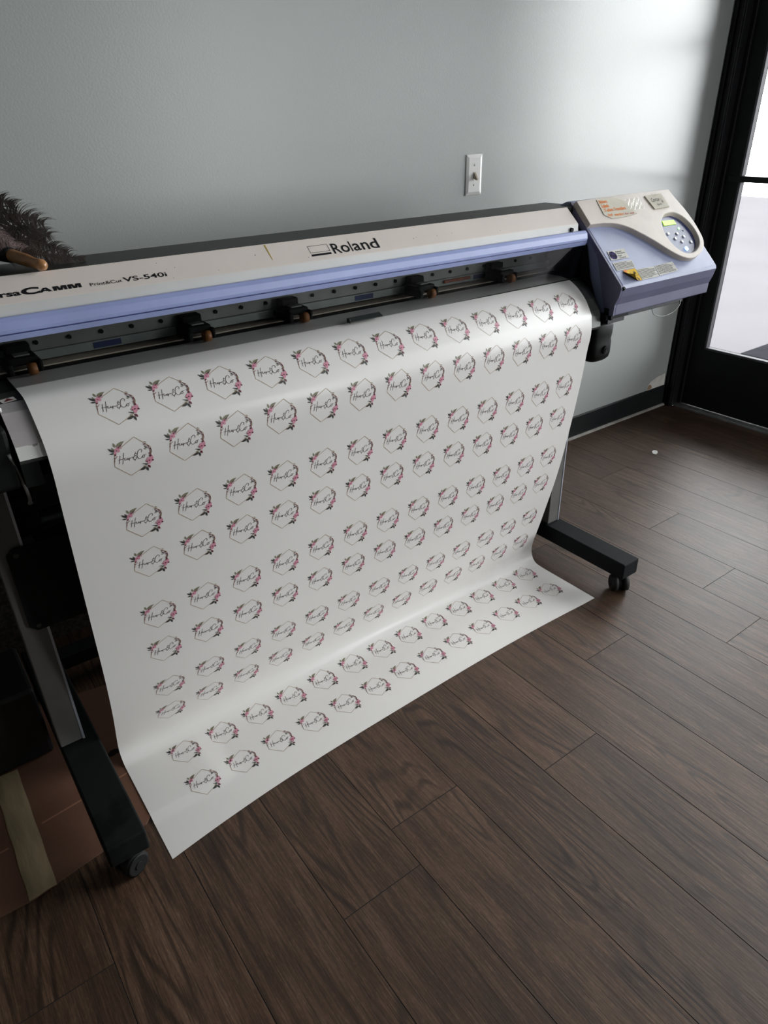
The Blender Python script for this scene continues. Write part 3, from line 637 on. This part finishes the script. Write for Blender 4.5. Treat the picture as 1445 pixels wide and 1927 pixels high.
put_text(bm, 'transfers', 1.7160, 1.7550, 0.1985, 0.2075, Tn, bold=0.02, mi=1, shear=0.2)
put_text(bm, 'for use', 1.7600, 1.8000, 0.1985, 0.2055, Tn, bold=0.012, mi=2, shear=0.2)
link('orange_written_note', bm, [PAPER, ORNK, REDK], PC)
bm = BM(); gx, gy = 9, 6; G = []
for j in range(gy+1):
    G.append([bm.verts.new(U(0.0170+0.0022*abs(math.sin(i*2.1+j*1.3)))(1.792+0.062*i/gx, 0.209+0.038*j/gy)) for i in range(gx+1)])
for j in range(gy):
    for i in range(gx): bm.faces.new((G[j][i], G[j][i+1], G[j+1][i+1], G[j+1][i]))
link('clear_tape', bm, CLRT, PC)
bm = paper('n', [(1.8965, 0.2034), (1.9683, 0.2050), (1.9668, 0.2520), (1.8875, 0.2505)], U(0.0153), U(0.0178), PAPER, PC)
Tn = U(0.0181)
put_text(bm, 'Contax', 1.9030, 1.9430, 0.2260, 0.2390, Tn, bold=0.0, mi=1, shear=0.2, rot=0.06)
put_text(bm, 'here', 1.9180, 1.9390, 0.2120, 0.2205, Tn, bold=0.0, mi=1, shear=0.2, rot=0.06)
stroke(bm, [(1.9480, 0.2360), (1.9500, 0.2200)], 0.0012, Tn, 1); stroke(bm, [(1.9440, 0.2260), (1.9500, 0.2200), (1.9540, 0.2290)], 0.0012, Tn, 1)
link('pencil_written_note', bm, [PAPER, INKB], PC)
bm = BM(); poly(bm, [(1.9180, 0.2440), (1.9480, 0.2440), (1.9490, 0.2580), (1.9160, 0.2570)], U(0.0186)); link('note_tape', bm, CLRT, PC)
# under the housing
bm = BM(); box(bm, 1.682, 2.005, 1.20, 1.34, 0.806, 0.838); box(bm, 1.61, 1.682, 1.17, 1.34, 0.808, 0.836); tr = link('under_tray', bm, SLATE, P, bevel=0.001)
bm = BM(); tube(bm, smooth_path([(1.853, 1.20, 0.806), (1.862, 1.195, 0.790), (1.900, 1.19, 0.780), (1.950, 1.19, 0.785), (1.985, 1.195, 0.800), (1.992, 1.20, 0.812)], 8), 0.0012, 6)
link('wire_loop', bm, RAIL, P)
bm = BM(); prism(bm, [(1.165, 0.836), (1.165, 0.822), (1.20, 0.806), (1.30, 0.806), (1.30, 0.836)], 1.594, 1.69); link('bottle_bracket', bm, BLACK, P)
bm = BM()     # waste bottle: rounded box, closed foot
cx, cy = 1.638, 1.226; ringz = [(0.806, 0.90), (0.795, 1.0), (0.770, 1.0), (0.755, 0.96), (0.745, 1.0), (0.715, 1.0), (0.702, 0.93), (0.695, 0.75)]; prev = None
for z, sc in ringz:
    rg = []
    for k in range(28):
        a = k/28*math.tau; c, s_ = math.cos(a), math.sin(a)
        x = abs(c)**0.6*math.copysign(1, c)*0.046*sc; y = abs(s_)**0.6*math.copysign(1, s_)*0.036*sc
        rg.append(bm.verts.new((cx+x, cy+y, z)))
    if prev:
        for k in range(28): bm.faces.new((prev[k], prev[(k+1) % 28], rg[(k+1) % 28], rg[k])).smooth = True
    else: bm.faces.new(rg)
    prev = rg
bm.faces.new(prev[::-1])
bo = link('waste_bottle', bm, BOTM, P)
bm = BM(); cyl(bm, (1.640, 1.191, 0.728), (1.640, 1.184, 0.728), 0.012, 0.010, n=20); cyl(bm, (1.640, 1.184, 0.728), (1.640, 1.182, 0.728), 0.006, n=14); link('bottle_cap', bm, BLACK, bo)

# ================================================================ VINYL SHEET
LP = [(1.336, 0.9255), (1.312, 0.9255), (1.28, 0.9258), (1.239, 0.926), (1.209, 0.924), (1.189, 0.9145), (1.159, 0.891), (1.142, 0.872), (1.132, 0.853), (1.128, 0.811), (1.135, 0.762), (1.153, 0.641), (1.179, 0.476), (1.203, 0.327),
      (1.238, 0.200), (1.275, 0.105), (1.293, 0.055), (1.292, 0.022), (1.270, 0.005), (1.230, 0.0015), (1.16, 0.001), (1.08, 0.001), (0.987, 0.001)]
RP = [(1.336, 0.9255), (1.312, 0.9255), (1.29, 0.9255), (1.262, 0.9195), (1.233, 0.905), (1.201, 0.878), (1.180, 0.848), (1.1745, 0.836), (1.170, 0.793), (1.176, 0.746), (1.185, 0.650), (1.205, 0.489), (1.227, 0.354), (1.255, 0.231), (1.275, 0.152),
      (1.297, 0.072), (1.298, 0.034), (1.282, 0.008), (1.250, 0.0015), (1.15, 0.001), (1.032, 0.001)]
VX0, VX1 = 0.163, 1.545
def resample(pts):
    q = smooth_path([(p[0], p[1], 0) for p in pts], 8); s = [0]
    for a, b in zip(q[:-1], q[1:]): s.append(s[-1]+(b-a).length)
    def at(t):
        t = max(0, min(t, s[-1]-1e-9)); lo, hi = 0, len(s)-1
        while hi-lo > 1:
            m = (lo+hi)//2
            if s[m] <= t: lo = m
            else: hi = m
        return q[lo].lerp(q[hi], (t-s[lo])/(s[hi]-s[lo]))
    return at, s[-1]
LA, LL = resample(LP); RA, RL = resample(RP)
def SV(x, s):
    u = (x-VX0)/(VX1-VX0)
    a = LA(s if s < 0.9 else 0.9+(s-0.9)); b = RA(s)
    p = a.lerp(b, u)
    wob = 0.0035*math.sin(x*7.3+s*3)*math.sin(min(1, max(0, (s-0.25)/0.3))*math.pi/2)*max(0, 1-max(0, s-0.85)/0.25) if s < 1.1 else 0
    lift = 0.0052*max(0, min(1, (0.36-x)/0.03))*max(0, min(1, (p.x-1.085)/0.03))
    return Vector((x, p.x+wob, max(p.y, 0.001+lift)))
def SM(off):
    def f(x, s):
        e = 0.002; p = SV(x, s); du = SV(x+e, s)-SV(x-e, s); dv = SV(x, s+e)-SV(x, s-e); n = dv.cross(du)
        if n.length < 1e-12: n = Vector((0, -1, 1))
        n.normalize()
        return tuple(p+n*off)
    return f
bm = BM(); NX, NS = 56, 200; G = []
for j in range(NS+1):
    row = []
    for i in range(NX+1):
        u = i/NX; x = VX0+(VX1-VX0)*u
        # the bottom edge is not quite straight
        tot = LL+(RL-LL)*u-0.004*math.sin(u*9)-0.012*(1-u)*u*2
        row.append(bm.verts.new(SV(x, min(tot, tot*j/NS) if j < NS else tot)))
    G.append(row)
for j in range(NS):
    for i in range(NX): bm.faces.new((G[j][i], G[j+1][i], G[j+1][i+1], G[j][i+1]))
sheet = link('vinyl_sheet', bm, VINYL, None, smooth=True)
md = sheet.modifiers.new('thick', 'SOLIDIFY'); md.thickness = 0.0003; md.offset = -1; md.use_rim = False
tag(sheet, 'white vinyl sheet printed with floral hexagon logos, hanging from the printer onto the floor', 'vinyl sheet')
# printed logos
HEX = [(13, 38), (37, 15), (33, -14), (-4, -31), (-29, -6), (-24, 19)]
def cat(pts, k=4): v = smooth_path([(x, y, 0) for x, y in pts], k); return [(q.x, q.y) for q in v]
TXT = [[(-16.6, 11.4), (-18.2, 4.5), (-20.2, -3.2)], [(-9.9, 14.7), (-12.6, 4.6), (-14.9, -5.1)], [(-20.8, 4.3), (-14.0, 4.2), (-8.6, 5.2)],
       cat([(-9.2, 5.5), (-10.5, 2.4), (-8.6, 1.2), (-6.3, 2.6), (-5.3, 4.6), (-5.9, 2.0), (-4.8, 1.2), (-3.2, 3.0)]), [(-2.8, 4.4), (-2.9, -1.6)], cat([(-2.9, 0.5), (-0.4, 3.4), (1.6, 2.4), (4.2, 4.0)]),
       cat([(11.2, 7.6), (9.2, 9.0), (7.4, 7.4), (8.2, 5.2), (10.2, 4.6)]), cat([(8.4, 5.0), (5.2, 3.0), (4.6, -0.2), (7.0, -2.0), (9.8, 0.2), (10.6, 3.0)]), [(9.8, 11.4), (9.3, 8.9)], [(6.8, -1.8), (6.5, -4.4)],
       cat([(19.8, 8.6), (21.2, 12.0), (18.8, 14.4), (14.8, 12.0), (11.8, 6.2), (11.6, 1.0), (14.6, -2.6), (18.6, -1.2), (20.4, 1.0)]),
       cat([(23.4, 2.9), (21.0, 2.0), (20.4, -0.8), (22.4, -1.6), (24.4, 0.8), (23.4, 2.9), (27.4, 3.4)])]
def leaf(c, ang, ln, wd):
    a = math.radians(ang); d = Vector((math.cos(a), math.sin(a))); n = Vector((-d.y, d.x)); c = Vector(c)
    return [tuple(c+d*ln*t+n*wd*h) for t, h in ((0, 0), (0.3, 0.45), (0.6, 0.45), (1, 0), (0.65, -0.4), (0.3, -0.45))]
def blob(c, r, k=6, ph=0.0):
    r *= 0.86
    return [(c[0]+r*math.cos(ph+i*math.tau/k), c[1]+r*math.sin(ph+i*math.tau/k)) for i in range(k)]
LEAVES = [(leaf((-25, 19), 135, 13, 4), 3), (leaf((-25, 20), 105, 9, 3.5), 3), (leaf((-25, 17), 172, 9, 3), 3), (leaf((-20, 28), 24, 17, 6), 5), (leaf((-21, 27), 105, 9, 4), 5), (leaf((-17, 25), 35, 10, 3), 3),
          (leaf((-24, 24), 150, 5, 3), 5), (blob((-21, 22), 4.2), 2), (blob((-17, 25), 3.8, ph=.4), 2), (blob((-17.5, 20.5), 3.4), 2), (blob((-23.5, 17.5), 3, ph=.2), 2), (blob((-16.5, 26), 1.7), 4), (blob((-24, 14.5), 2.0), 4), (blob((-20.5, 21.5), 1.3), 4),
          (blob((-11, 28), 1.2), 2), (blob((-12, 23.5), 1.0), 2), (blob((-21.5, 11), 1.0), 2), (blob((-26.5, 9), 1.2), 4), (blob((-27, 4), 1.0), 4),
          (leaf((24.5, 23), -20, 7, 1.8), 4), (leaf((27, 27), -35, 6, 1.6), 5), (leaf((26, 18), -45, 7, 2), 3), (leaf((29, 12), 150, 5, 2.2), 5), (leaf((31, 20), -50, 7, 1.8), 4), (leaf((36, 14), -80, 7, 1.8), 4), (leaf((37.5, 9), -100, 6, 1.6), 5), (leaf((32, 6), -70, 6, 1.6), 4),
          (blob((34, -1), 2.6), 4), (blob((35, -6), 4.0), 2), (blob((30, -6), 3.6, ph=.3), 2), (blob((27, -9.5), 3.6), 2), (blob((32, -10.5), 4.0, ph=.2), 2), (blob((29.5, -14.5), 3.6), 2), (blob((30.5, -9.5), 1.8), 4), (blob((36.5, -10.5), 2.3), 4), (blob((26.5, -10.5), 1.5), 4), (blob((37, -3), 1.2), 2),
          (leaf((27, -17), 155, 8, 3), 3), (leaf((27, -18), -60, 8, 4.5), 4), (leaf((24, -21), 200, 13, 6), 3), (leaf((24, -21), -75, 10, 4.5), 3), (leaf((24, -20), 160, 6, 3), 5), (leaf((22, -14), 170, 5, 1.6), 3)]
STEMS = [([(-21, 12), (-27, 6), (-28, 0)], 0.7, 4), ([(26, 21), (34, 12), (35, 0)], 0.7, 4), ([(33, 17), (37, 8), (34.5, -2)], 0.7, 4), ([(-26, 18), (-16, 29), (-6, 34)], 0.6, 5)]
def logo(bm, x, s):
    m1, m2, m3 = SM(0.00035), SM(0.00050), SM(0.00065)
    S = lambda M: (lambda a, b: M(x+a/1000, s-b/1000))
    a1, a2, a3 = S(m1), S(m2), S(m3)
    stroke(bm, HEX, 0.85, a1, 0, maxseg=7, closed=True)
    for t in TXT: stroke(bm, t, 0.85, a1, 1, maxseg=9)
    for p, wd, mi in STEMS: stroke(bm, p, wd, a1, mi, maxseg=9)
    for p, mi in LEAVES: poly(bm, p, a3 if mi == 4 else (a2 if mi == 2 else a1), mi)
ROWS = [(0.1590, 0.1297), (0.2533, 0.2233), (0.3876, 0.3568), (0.4855, 0.4537), (0.6236, 0.5800), (0.7255, 0.6770), (0.8580, 0.8108), (0.9690, 0.9180), (1.1287, 1.0587), (1.2368, 1.1640)]
COLS = [(0.2885+0.0981*i, i/12) for i in range(13)]
allp = [(x, 0.024+a*(1-u)+b*u) for a, b in ROWS for x, u in COLS]
camv = cam.location
def size_of(x, s):
    p = SV(x, s); d = Vector((0, 0, 1.3))-p
    e = 0.002; n = (SV(x, s+e)-SV(x, s-e)).cross(SV(x+e, s)-SV(x-e, s)).normalized()
    return abs(n.dot(d.normalized()))/d.length_squared
order = sorted(allp, key=lambda q: -size_of(*q))
for x, s in order[:100]:
    bm = BM(); logo(bm, x, s); link('printed_logo', bm, LG, sheet)
bm = BM()
for x, s in order[100:]: logo(bm, x, s)
tag(link('printed_logos', bm, LG, sheet), kind='stuff')

# ================================================================ small things
# light switch
sw = empty('light_switch', (1.782, YW, 1.139)); tag(sw, 'white wall switch plate with one toggle on the grey wall above the printer', 'light switch')
bm = BM(); x0, x1, z0, z1 = 1.7465, 1.8175, 1.0775, 1.2010
a = [bm.verts.new((x, YW-0.0005, z)) for x, z in ((x0, z0), (x1, z0), (x1, z1), (x0, z1))]; g = 0.010
b = [bm.verts.new((x, YW-0.0065, z)) for x, z in ((x0+g, z0+g), (x1-g, z0+g), (x1-g, z1-g), (x0+g, z1-g))]
c = [bm.verts.new((x, YW-0.003, z)) for x, z in ((x0, z0), (x1, z0), (x1, z1), (x0, z1))]
for i in range(4): bm.faces.new((a[i], a[(i+1) % 4], c[(i+1) % 4], c[i])); bm.faces.new((c[i], c[(i+1) % 4], b[(i+1) % 4], b[i]))
bm.faces.new(b); bm.faces.new(a[::-1]); link('switch_plate', bm, WHITEP, sw, bevel=0.0025, seg=3)
bm = BM(); prism(bm, [(YW-0.006, 1.1475), (YW-0.0060, 1.1290), (YW-0.0200, 1.1230), (YW-0.0215, 1.1300), (YW-0.009, 1.1475)], 1.7775, 1.7865); link('toggle', bm, TOGG, sw, bevel=0.001)
for z in (1.1690, 1.1090):
    bm = BM(); cyl(bm, (1.782, YW-0.006, z), (1.782, YW-0.0082, z), 0.0035, 0.0026, n=14); link('screw', bm, WHITEP, sw)

# feather duster
fd = empty('feather_duster', (0.235, 1.37, 1.095)); tag(fd, 'dark ostrich feather duster with a wooden handle lying on top of the printer', 'feather duster')
bm = BM(); p0, p1 = Vector((0.262, 1.300, 1.104)), Vector((0.228, 1.400, 1.115)); N_ = 22; rg = []
ax = (p1-p0).normalized(); s_ = ax.orthogonal().normalized(); t_ = ax.cross(s_)
for k in range(N_+1):
    f = k/N_; r = 0.0098*math.sqrt(max(0.0, 1-(1-min(1, f/0.10))**2)) if f < 0.10 else 0.0098-0.0016*math.sin(min(1, (f-0.1)/0.35)*math.pi)+0.001*f
    r = max(r, 0.0006); rg.append([bm.verts.new(p0+(p1-p0)*f+(s_*math.cos(a*math.tau/18)+t_*math.sin(a*math.tau/18))*r) for a in range(18)])
for a, b in zip(rg[:-1], rg[1:]):
    for k in range(18): bm.faces.new((a[k], a[(k+1) % 18], b[(k+1) % 18], b[k])).smooth = True
bm.faces.new(rg[0][::-1]); bm.faces.new(rg[-1]); link('wooden_handle', bm, WOOD, fd)
bm = BM(); cyl(bm, p1-ax*0.012, p1+ax*0.045, 0.0125, 0.018, n=20); link('black_collar', bm, BLACK, fd)
base = p1+ax*0.035
def feather(pts, bl, m, seed, n=90, droop=0.35, up=1.0):
    rr = random.Random(seed); clump = 0; bm = BM(); q = smooth_path(pts, 10); tube(bm, q, [0.0012*(1-0.8*i/len(q)) for i in range(len(q))], 5)
    for i in range(n):
        f = 0.06+0.94*i/n; k = f*(len(q)-1); a = min(int(k), len(q)-2); P_ = q[a].lerp(q[a+1], k-a); d = (q[a+1]-q[a]).normalized()
        clump = rr.uniform(-0.25, 0.25) if i % 4 == 0 else clump
        for sd in (-1, 1):
            side = Vector((d.z, 0, -d.x)).normalized()*sd
            ln = bl*(0.62+0.5*math.sin(min(1, f*1.1)*math.pi))*rr.uniform(0.82, 1.05)
            dirv = (side*(1.0+clump*0.3)+d*(0.25+clump)+Vector((0, rr.uniform(-0.25, 0.15), 0))).normalized(); pv = None
            for st in range(7):
                u_ = st/6; pt = P_+dirv*ln*u_+d*ln*(0.62+clump)*u_*u_+Vector((0, rr.uniform(-.0004, .0004), -droop*ln*u_**3))
                ww = d*0.0007*(1-0.7*u_)
                cur = (bm.verts.new(pt-ww), bm.verts.new(pt+ww))
                if pv: bm.faces.new((pv[0], pv[1], cur[1], cur[0]))
                pv = cur
    return link('feather', bm, m, fd)
B_ = base
FS = [([(0.205, 1.43, 1.125), (0.225, 1.43, 1.160), (0.262, 1.42, 1.172), (0.300, 1.41, 1.158)], 0.036, FEA),
      ([(0.200, 1.44, 1.130), (0.210, 1.44, 1.175), (0.232, 1.43, 1.198), (0.262, 1.42, 1.190)], 0.030, FEA),
      ([(0.205, 1.42, 1.115), (0.245, 1.41, 1.135), (0.285, 1.40, 1.128), (0.325, 1.39, 1.108)], 0.028, FEA),
      ([(0.215, 1.40, 1.108), (0.255, 1.385, 1.116), (0.300, 1.375, 1.106), (0.345, 1.37, 1.098)], 0.018, FEA),
      ([(0.195, 1.42, 1.150), (0.210, 1.405, 1.150), (0.232, 1.395, 1.134), (0.262, 1.39, 1.120)], 0.016, FEAL),
      ([(0.185, 1.42, 1.150), (0.205, 1.41, 1.165), (0.222, 1.40, 1.150), (0.240, 1.39, 1.128)], 0.014, FEAL),
      ([(0.190, 1.45, 1.130), (0.185, 1.45, 1.180), (0.195, 1.44, 1.215), (0.215, 1.43, 1.222)], 0.034, FEA),
      ([(0.190, 1.46, 1.12), (0.150, 1.46, 1.16), (0.110, 1.46, 1.17), (0.070, 1.46, 1.15)], 0.036, FEA),
      ([(0.190, 1.46, 1.12), (0.140, 1.47, 1.13), (0.100, 1.47, 1.13), (0.050, 1.47, 1.11)], 0.030, FEA),
      ([(0.200, 1.45, 1.12), (0.235, 1.445, 1.140), (0.275, 1.44, 1.150), (0.310, 1.435, 1.135)], 0.032, FEA)]
for i, (p, bl, m) in enumerate(FS): feather(p, bl, m, i, n=110 if m is FEA else 70)

# cardboard with tape
cb = empty('cardboard_sheet', (0.0, 1.3, 0)); tag(cb, 'flattened brown cardboard on the floor under the left foot of the printer stand', 'cardboard')
bm = BM(); out = [(-0.60, 1.060), (-0.30, 1.064), (-0.145, 1.070), (-0.084, 1.068), (-0.02, 1.079), (0.061, 1.091), (0.148, 1.098), (0.172, 1.118), (0.200, 1.122), (0.32, 1.126), (0.32, 1.56), (0.10, 1.60), (-0.60, 1.60)]
a = [bm.verts.new((x, y, 0.0005)) for x, y in out]; b = [bm.verts.new((x, y, 0.0045)) for x, y in out]
for i in range(len(out)): bm.faces.new((a[i], a[(i+1) % len(out)], b[(i+1) % len(out)], b[i])).material_index = 1
bm.faces.new(a[::-1]); bm.faces.new(b); link('cardboard', bm, [CARD, CARDE], cb)
bm = BM()
for (p, q) in (((-0.03, 1.235), (0.22, 1.262)), ((-0.30, 1.20), (-0.10, 1.215))):
    stroke(bm, [p, q], 0.004, lambda x, y: (x, y, 0.0049), 0)
link('fold_crease', bm, mat('crease_brown', (0.28, 0.13, 0.075), 0.8), cb)
bm = BM(); n = 16; pv = None
for k in range(n+1):
    y = 1.071+(1.4235-1.071)*k/n; xo = 0.0009*math.sin(k*1.3); xs = [(-0.092+xo), -0.074, -0.058, (-0.040+xo*0.5)]
    hz = [0.0049, 0.0062+0.0006*math.sin(k*0.9), 0.0053, 0.0049]
    cur = [bm.verts.new((x, y-(0.004 if k == 0 and i in (0, 1) else 0), z)) for i, (x, z) in enumerate(zip(xs, hz))]
    if pv:
        for i in range(3): bm.faces.new((pv[i], pv[i+1], cur[i+1], cur[i])).smooth = True
    pv = cur
link('masking_tape', bm, TAPE, cb)
for c, r in (((0.182, 1.245), 0.010), ((0.155, 1.335), 0.013)):
    rr = random.Random(int(c[0]*1000)); bm = BM()
    poly(bm, [(c[0]+r*math.cos(a/16*math.tau)*rr.uniform(.8, 1.15), c[1]+r*0.8*math.sin(a/16*math.tau)*rr.uniform(.8, 1.15)) for a in range(16)], lambda x, y: (x, y, 0.0052))
    link('ink_stain', bm, STAIN, cb)
# dark box behind
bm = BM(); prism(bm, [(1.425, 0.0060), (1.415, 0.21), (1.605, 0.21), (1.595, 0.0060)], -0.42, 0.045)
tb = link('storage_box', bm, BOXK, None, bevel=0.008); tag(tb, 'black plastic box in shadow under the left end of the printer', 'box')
# paper scrap
bm = BM(); pts = [(2.605, 1.548), (2.622, 1.553), (2.640, 1.568), (2.634, 1.580), (2.612, 1.574), (2.600, 1.562)]
a = [bm.verts.new((x, y, 0.0006)) for x, y in pts]; b = [bm.verts.new((x, y, 0.0016+0.003*(i % 3 == 1))) for i, (x, y) in enumerate(pts)]
for i in range(6): bm.faces.new((a[i], a[(i+1) % 6], b[(i+1) % 6], b[i]))
bm.faces.new(a[::-1]); bm.faces.new(b); sc_ = link('paper_scrap', bm, WHITEP, None); tag(sc_, 'tiny white paper scrap on the wooden floor near the wall', 'paper scrap')
